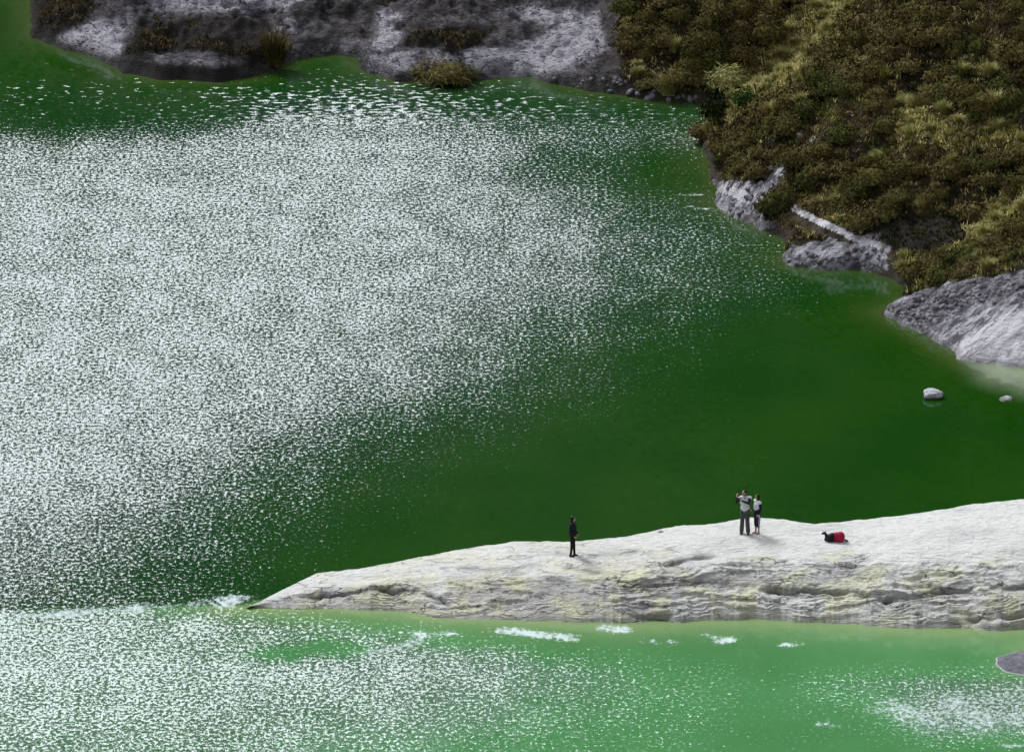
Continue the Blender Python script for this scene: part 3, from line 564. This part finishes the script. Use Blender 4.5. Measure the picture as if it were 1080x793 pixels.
def hand(bm, wrist, dirn, palmn, curl=.5):
    w_, d = Vector(wrist), Vector(dirn).normalized(); n = Vector(palmn); n = (n-d*n.dot(d)).normalized(); s_ = d.cross(n)
    kn = w_+d*.085
    for k in (-1.5, -.5, .5, 1.5): cap(bm, w_+d*.015+s_*k*.012, kn+s_*k*.021, .016, .013, 8)
    for k, L in zip((-1.5, -.5, .5, 1.5), (.068, .080, .076, .060)):
        p0 = kn+s_*k*.021; c1 = (d*math.cos(curl)+n*math.sin(curl)); c2 = (d*math.cos(curl*2)+n*math.sin(curl*2))
        p1 = p0+c1*L*.5+s_*k*.002; cap(bm, p0, p1, .0095, .0085, 8); cap(bm, p1, p1+c2*L*.5, .0085, .007, 8)
    t0 = w_+d*.03-s_*.028; t1 = t0+(d*.6-s_*.8+n*.4).normalized()*.04; cap(bm, t0, t1, .013, .011, 8); cap(bm, t1, t1+(d*.9-s_*.1+n*.4).normalized()*.035, .011, .009, 8)
def person(px, py, H_, yaw, J, cloth, label, hairlen, headyaw=0, headtilt=0):
    """J: joints in a 1.75 m frame, x = person's left, -y = forward, z up. yaw turns the whole figure."""
    root = bpy.data.objects.new('person', None); COL.objects.link(root); p, _ = hit(SPIT, px, py); root.location = (p.x, p.y, p.z-.01); root.rotation_euler = (0, 0, yaw); root.scale = (H_/1.75,)*3
    tag(root, label, 'person')
    V = lambda k: Vector(J[k])
    b = bmesh.new()
    hips, chest, neck, head = V('hips'), V('chest'), V('neck'), V('head')
    ell(b, hips+Vector((0, 0, .02)), (.155, .115, .13)); cap(b, hips+Vector((0, 0, .05)), chest, .115, .13); ell(b, chest, (.165, .11, .17)); cap(b, neck-Vector((0, 0, .06)), head-Vector((0, 0, .03)), .055, .05)
    hr = Matrix.Rotation(headyaw, 4, 'Z') @ Matrix.Rotation(headtilt, 4, 'X')
    hp = lambda v: head+(hr @ Vector(v))
    ell(b, hp((0, 0, .025)), (.074, .092, .098), hr); ell(b, hp((0, -.022, -.045)), (.055, .068, .062), hr)
    cap(b, hp((0, -.088, .02)), hp((0, -.104, -.022)), .010, .014, 8)                     # nose
    for s_ in (-1, 1):
        ell(b, hp((s_*.078, .005, .0)), (.010, .018, .030), hr); cap(b, hp((s_*.015, -.084, -.052)), hp((0, -.090, -.050)), .008, .009, 8)
    for s_, q in ((1, 'l'), (-1, 'r')):
        sh, el_, wr, hi_, kn, an = V(q+'sh'), V(q+'el'), V(q+'wr'), V(q+'hip'), V(q+'kn'), V(q+'an')
        cap(b, neck+Vector((0, 0, -.04)), sh, .05, .055); cap(b, sh, el_, .052, .040); cap(b, el_, wr, .040, .026)
        cap(b, hi_, kn, .086, .056); cap(b, kn, kn*.6+an*.4+Vector((0, .012, 0)), .054, .054); cap(b, kn*.6+an*.4+Vector((0, .012, 0)), an, .054, .034)
        cap(b, an+Vector((0, 0, -.02)), an+Vector((s_*.01, -.12, -.045)), .036, .03); hand(b, wr, J[q+'hd'], J[q+'pn'], J.get(q+'curl', .5))
    body = fuse('body', b, SKIN, root, .0075, 4)
    e = bmesh.new()
    for s_ in (-1, 1): ell(e, hp((s_*.030, -.082, .022)), (.013, .008, .007), hr)
    me = bpy.data.meshes.new('eyes'); e.to_mesh(me); e.free(); link('eyes', me, HAIR, root)
    e = bmesh.new(); ell(e, hp((0, -.090, -.052)), (.020, .008, .006), hr); me = bpy.data.meshes.new('mouth'); e.to_mesh(me); e.free(); link('mouth', me, PINK, root)
    h = bmesh.new(); ell(h, hp((0, .020, .050)), (.088, .095, .092), hr); ell(h, hp((0, .050, -.005)), (.082, .065, .085), hr)
    if hairlen > 0:
        for s_ in (-1, -.4, .4, 1): cap(h, hp((s_*.055, .045, .02)), hp((s_*.075, .07, 0))+Vector((0, .02, -hairlen)), .04, .028)
        cap(h, hp((-.068, -.01, .03)), hp((-.085, .02, 0))+Vector((0, .0, -hairlen*.7)), .024, .018); cap(h, hp((.068, -.01, .03)), hp((.085, .02, 0))+Vector((0, .0, -hairlen*.7)), .024, .018)
    fuse('hair', h, HAIR, root, .012, 5)
    cloth(root, J, V); return root
def trousers(name, root, V, mat, end=1.0, ex=.018, flare=.0):
    b = bmesh.new(); hips = V('hips'); ell(b, hips+Vector((0, .0, .0)), (.165+ex*.5, .122+ex, .135)); cap(b, hips+Vector((0, 0, .02)), hips+Vector((0, 0, .10)), .12+ex*.4, .118+ex*.4)
    for q in 'lr':
        hi_, kn, an = V(q+'hip'), V(q+'kn'), V(q+'an'); cap(b, hi_, kn, .090+ex, .060+ex)
        if end > 0: e_ = kn+(an-kn)*end; cap(b, kn, e_, .060+ex, .044+ex+flare)
    return fuse(name, b, mat, root, .012, 3)
def top(name, root, V, mat, sleeves=1.0, hem=.06, ex=.02, torso=True):
    b = bmesh.new(); hips, chest, neck = V('hips'), V('chest'), V('neck')
    if torso:
        cap(b, hips+Vector((0, 0, hem)), chest, .135+ex, .135+ex); ell(b, chest, (.175+ex, .12+ex, .175)); ell(b, hips+Vector((0, 0, .06+hem)), (.155+ex, .122+ex, .11)); cap(b, chest+Vector((0, 0, .1)), neck-Vector((0, 0, .01)), .10, .066)
    for q in 'lr':
        sh, el_, wr = V(q+'sh'), V(q+'el'), V(q+'wr')
        if torso: cap(b, neck-Vector((0, 0, .05)), sh, .065, .062+ex)
        if sleeves > 0: cap(b, sh, el_, .056+ex, .046+ex*.8); 
        if sleeves > .6: cap(b, el_, el_+(wr-el_)*sleeves, .046+ex*.8, .034+ex*.6)
    return fuse(name, b, mat, root, .012, 3)
def shoes(root, V, mat, ex=.0):
    for s_, q in ((1, 'l'), (-1, 'r')):
        b = bmesh.new(); an = V(q+'an'); cap(b, an+Vector((0, .02, -.035)), an+Vector((s_*.012, -.135, -.055)), .045+ex, .036+ex); cap(b, an+Vector((0, 0, .03)), an+Vector((0, .01, -.04)), .046+ex, .046+ex); fuse('shoe', b, mat, root, .012, 3)
base = dict(hips=(0, 0, .95), chest=(0, .0, 1.26), neck=(0, .01, 1.49), head=(0, -.01, 1.625), lhip=(.09, 0, .90), rhip=(-.09, 0, .90), lkn=(.10, -.01, .50), rkn=(-.10, -.01, .50), lan=(.11, .02, .09), ran=(-.11, .02, .09),
   lsh=(.185, .01, 1.43), rsh=(-.185, .01, 1.43), lel=(.225, .03, 1.14), rel=(-.225, .03, 1.14), lwr=(.215, -.05, .90), rwr=(-.215, -.05, .90), lhd=(0, -.1, -1), rhd=(0, -.1, -1), lpn=(-1, 0, 0), rpn=(1, 0, 0))
# woman on the left, side on, looking to the right of the picture
def clothA(root, J, V):
    top('jacket', root, V, BLACKC, .93, .02, .035); trousers('leggings', root, V, LEG, .97, .004); shoes(root, V, BOOT, .006)
JA = dict(base, lwr=(.16, -.16, .98), rwr=(-.16, -.14, .97), lel=(.22, .05, 1.15), rel=(-.22, .05, 1.15), lan=(.07, -.06, .09), ran=(-.07, .07, .09), lkn=(.08, -.03, .50), rkn=(-.08, .02, .50))
person(604, 586.5, 1.62, R(78), JA, clothA, 'lone person in black jacket and leggings with long dark hair, standing side on', .30, 0, .05)
# man taking a picture, arms up
def clothB(root, J, V):
    top('sleeves', root, V, DARKV, .92, .05, .008); top('vest', root, V, WHITEC, 0, .04, .024); trousers('trousers', root, V, GREYC, .98, .022, .018); shoes(root, V, BOOT, .004)
JB = dict(base, head=(-.03, -.03, 1.62), rel=(-.29, -.20, 1.30), rwr=(-.26, -.31, 1.54), rhd=(.05, -.1, 1), rpn=(.6, .5, 0), rcurl=.35, lel=(.20, -.25, 1.30), lwr=(-.06, -.33, 1.42), lhd=(-1, -.1, .7), lpn=(0, 0, 1), lcurl=.5, lan=(.13, .0, .09), ran=(-.13, .02, .09))
man = person(785.5, 562.5, 1.76, R(-12), JB, clothB, 'person in white vest and grey trousers holding a camera up in both hands', 0, R(-25), R(-5))
def rbox(name, c, s, mat, bev=.01, rot=(0, 0, 0), parent=None):
    bm = bmesh.new(); bmesh.ops.create_cube(bm, size=1); bmesh.ops.scale(bm, vec=s, verts=bm.verts)
    bmesh.ops.bevel(bm, geom=bm.edges[:], offset=bev, segments=2, affect='EDGES'); me = bpy.data.meshes.new(name); bm.to_mesh(me); bm.free()
    o = link(name, me, mat, parent); o.location = c; o.rotation_euler = rot; return o
# the camera in the man's hands
wm_ = Matrix.Translation(man.location) @ Matrix.Rotation(R(-12), 4, 'Z') @ Matrix.Diagonal((1.76/1.75,)*3+(1,))
cl_ = wm_ @ Vector((-.19, -.36, 1.63)); CAMB = plain('camera body', (.02, .02, .022), .4)
cr = bpy.data.objects.new('compact_camera', None); COL.objects.link(cr); cr.location = cl_; cr.rotation_euler = (0, 0, R(-30)); tag(cr, 'small dark compact camera raised beside the face of the person in the white vest', 'camera')
rbox('camera_body', (0, 0, 0), (.11, .03, .065), CAMB, .006, parent=cr)
bm = bmesh.new(); cap(bm, (0, -.01, 0), (0, -.035, 0), .022, .020, 16); me = bpy.data.meshes.new('lens'); bm.to_mesh(me); bm.free(); link('lens', me, plain('dark glass', (.01, .01, .015), .1, .6), cr)
# woman at his side
def clothC(root, J, V):
    top('sleeves', root, V, NAVY, .9, .10, .010); top('top', root, V, WHITEC, 0, .17, .020); trousers('trousers', root, V, NAVY, .35, .020)
    b = bmesh.new()
    for q, s_ in (('l', 1),):
        hi_, kn = V(q+'hip'), V(q+'kn'); o_ = Vector((s_*.108, -.01, 0)); o2 = Vector((s_*.080, -.01, 0)); cap(b, hi_+o_*.95, kn+o2, .020, .016); cap(b, kn+o2, kn+o2+(V(q+'an')-kn)*.3, .016, .016)
    fuse('stripe', b, WHITEC, root, .008, 2); shoes(root, V, PINK, .0)
JC = dict(base, rel=(-.22, .08, 1.15), rwr=(-.24, -.12, 1.02), rhd=(-.1, -.6, -.5), lel=(.22, .05, 1.14), lwr=(.20, -.08, .93), lan=(.08, .03, .09), ran=(-.07, -.03, .09))
person(798.5, 562.5, 1.58, R(-62), JC, clothC, 'person with long black hair, white top and dark striped trousers, beside the camera holder', .30, R(-8), 0)

# ------------------------------------------------------------------ bags on the rock
def cloth_mat(name, c): return plain(name, c, .75, .3, .3, 20)
REDB = cloth_mat('red bag cloth', (.42, .008, .045)); BLKB = cloth_mat('black bag cloth', (.016, .010, .014))
def bag(px, py, rot, mat, mat2, label, dims, parts):
    p, _ = hit(SPIT, px, py); r_ = bpy.data.objects.new('backpack', None); COL.objects.link(r_); r_.location = p; r_.rotation_euler = (0, 0, rot); tag(r_, label, 'backpack')
    for nm_, mt_, shapes in parts:
        b = bmesh.new()
        for s_ in shapes:
            if s_[0] == 'e': ell(b, s_[1], s_[2])
            else: cap(b, s_[1], s_[2], s_[3], s_[4])
        fuse(nm_, b, mt_, r_, .012, 4)
bag(884, 570.5, R(4), REDB, BLKB, 'plump red backpack lying against the black one on the pale rock', None, [
    ('bag_body', REDB, [('e', (-.08, 0, .17), (.17, .17, .19)), ('e', (.08, 0, .18), (.18, .18, .20)), ('c', (-.1, 0, .12), (.12, 0, .12), .13, .13)]), ('front_pocket', REDB, [('e', (.05, -.15, .13), (.14, .07, .10))]),
    ('strap', BLKB, [('c', (.22, -.05, .08), (.36, -.08, .035), .035, .028), ('c', (.36, -.08, .035), (.30, .02, .035), .028, .025)])])
bag(875, 570.5, R(-4), BLKB, BLKB, 'black backpack with its strap sticking up, left of the red one', None, [
    ('bag_body', BLKB, [('e', (0, 0, .13), (.19, .15, .15)), ('e', (.10, .02, .18), (.14, .14, .15)), ('c', (-.14, 0, .06), (.12, 0, .07), .07, .09)]), ('front_pocket', BLKB, [('e', (-.02, -.12, .10), (.13, .07, .08))]),
    ('strap', BLKB, [('c', (-.10, 0, .14), (-.15, 0, .27), .075, .055), ('c', (-.15, 0, .27), (-.20, 0, .33), .055, .05), ('c', (-.20, 0, .33), (-.28, 0, .29), .05, .038)])])
LM = [((757, 108), 'the black spur bush'), ((782, 205), 'the white ashy patch'), ((885, 240), 'the white trail'), ((960, 245), 'the dark hollow'), ((1020, 345), 'the grey stony slope'), ((640, 60), 'the pale far rocks'), ((835, 160), 'the small rock outcrop'), ((1050, 118), 'the pale spiky tussock'), ((900, 60), 'the long grassy spur')]
bpy.context.view_layer.update(); byl = {}
NOUN = {'brown heath bushes over the hillside': 'brown heath bush', 'dark olive bushes over the hillside': 'dark olive bush', 'yellow tussocks dotted over the hillside': 'straw yellow tussock', 'tussocks of the lighter grassy bands': 'olive grass tussock',
  'broken stones of the right shore': 'broken grey stone', 'stones of the ashy patch': 'ashy grey stone', 'stones of the low rocky point': 'low point stone', 'stones along the far waterline': 'waterline stone'}
for o in bpy.data.objects:
    if o.parent or o.get('group') not in NOUN: continue
    a, b = (float(v) for v in proj(np.array(o.location.x), np.array(o.location.y), np.array(o.location.z)))
    (lx_, ly_), nm_ = min(LM, key=lambda L_: math.hypot(L_[0][0]-a, L_[0][1]-b)); dx_, dy_ = a-lx_, b-ly_; D_ = math.hypot(dx_, dy_)
    ang = round(math.degrees(math.atan2(-dy_, dx_))/45) % 8
    dr = ['right of', 'up right of', 'above', 'up left of', 'left of', 'down left of', 'below', 'down right of'][ang]
    ds = 'just' if D_ < 22 else 'a little' if D_ < 48 else 'well' if D_ < 80 else 'far'
    sc = o.scale.x; big = sc/(2.1 if 'bush' in NOUN[o['group']] else 1.3 if 'tussock' in NOUN[o['group']] else .45)
    sz_ = 'small' if big < .5 else 'middling' if big < .75 else 'large'
    byl.setdefault(' '.join((sz_, NOUN[o['group']], ds, dr, nm_)), []).append((a, o))
ORD = ['leftmost', 'second from left', 'third from left', 'fourth from left', 'fifth from left', 'sixth from left', 'seventh from left', 'eighth from left', 'ninth from left', 'tenth from left']+[w_+' from left' for w_ in 'eleventh twelfth thirteenth fourteenth fifteenth sixteenth seventeenth eighteenth nineteenth twentieth twenty-first twenty-second twenty-third twenty-fourth twenty-fifth'.split()]
for lb, L_ in byl.items():
    L_.sort(key=lambda q: q[0])
    for k_, (a, o) in enumerate(L_): o['label'] = lb if len(L_) == 1 else (ORD[k_] if k_ < len(ORD) else 'further right')+' '+lb
print('objects', len(bpy.data.objects))
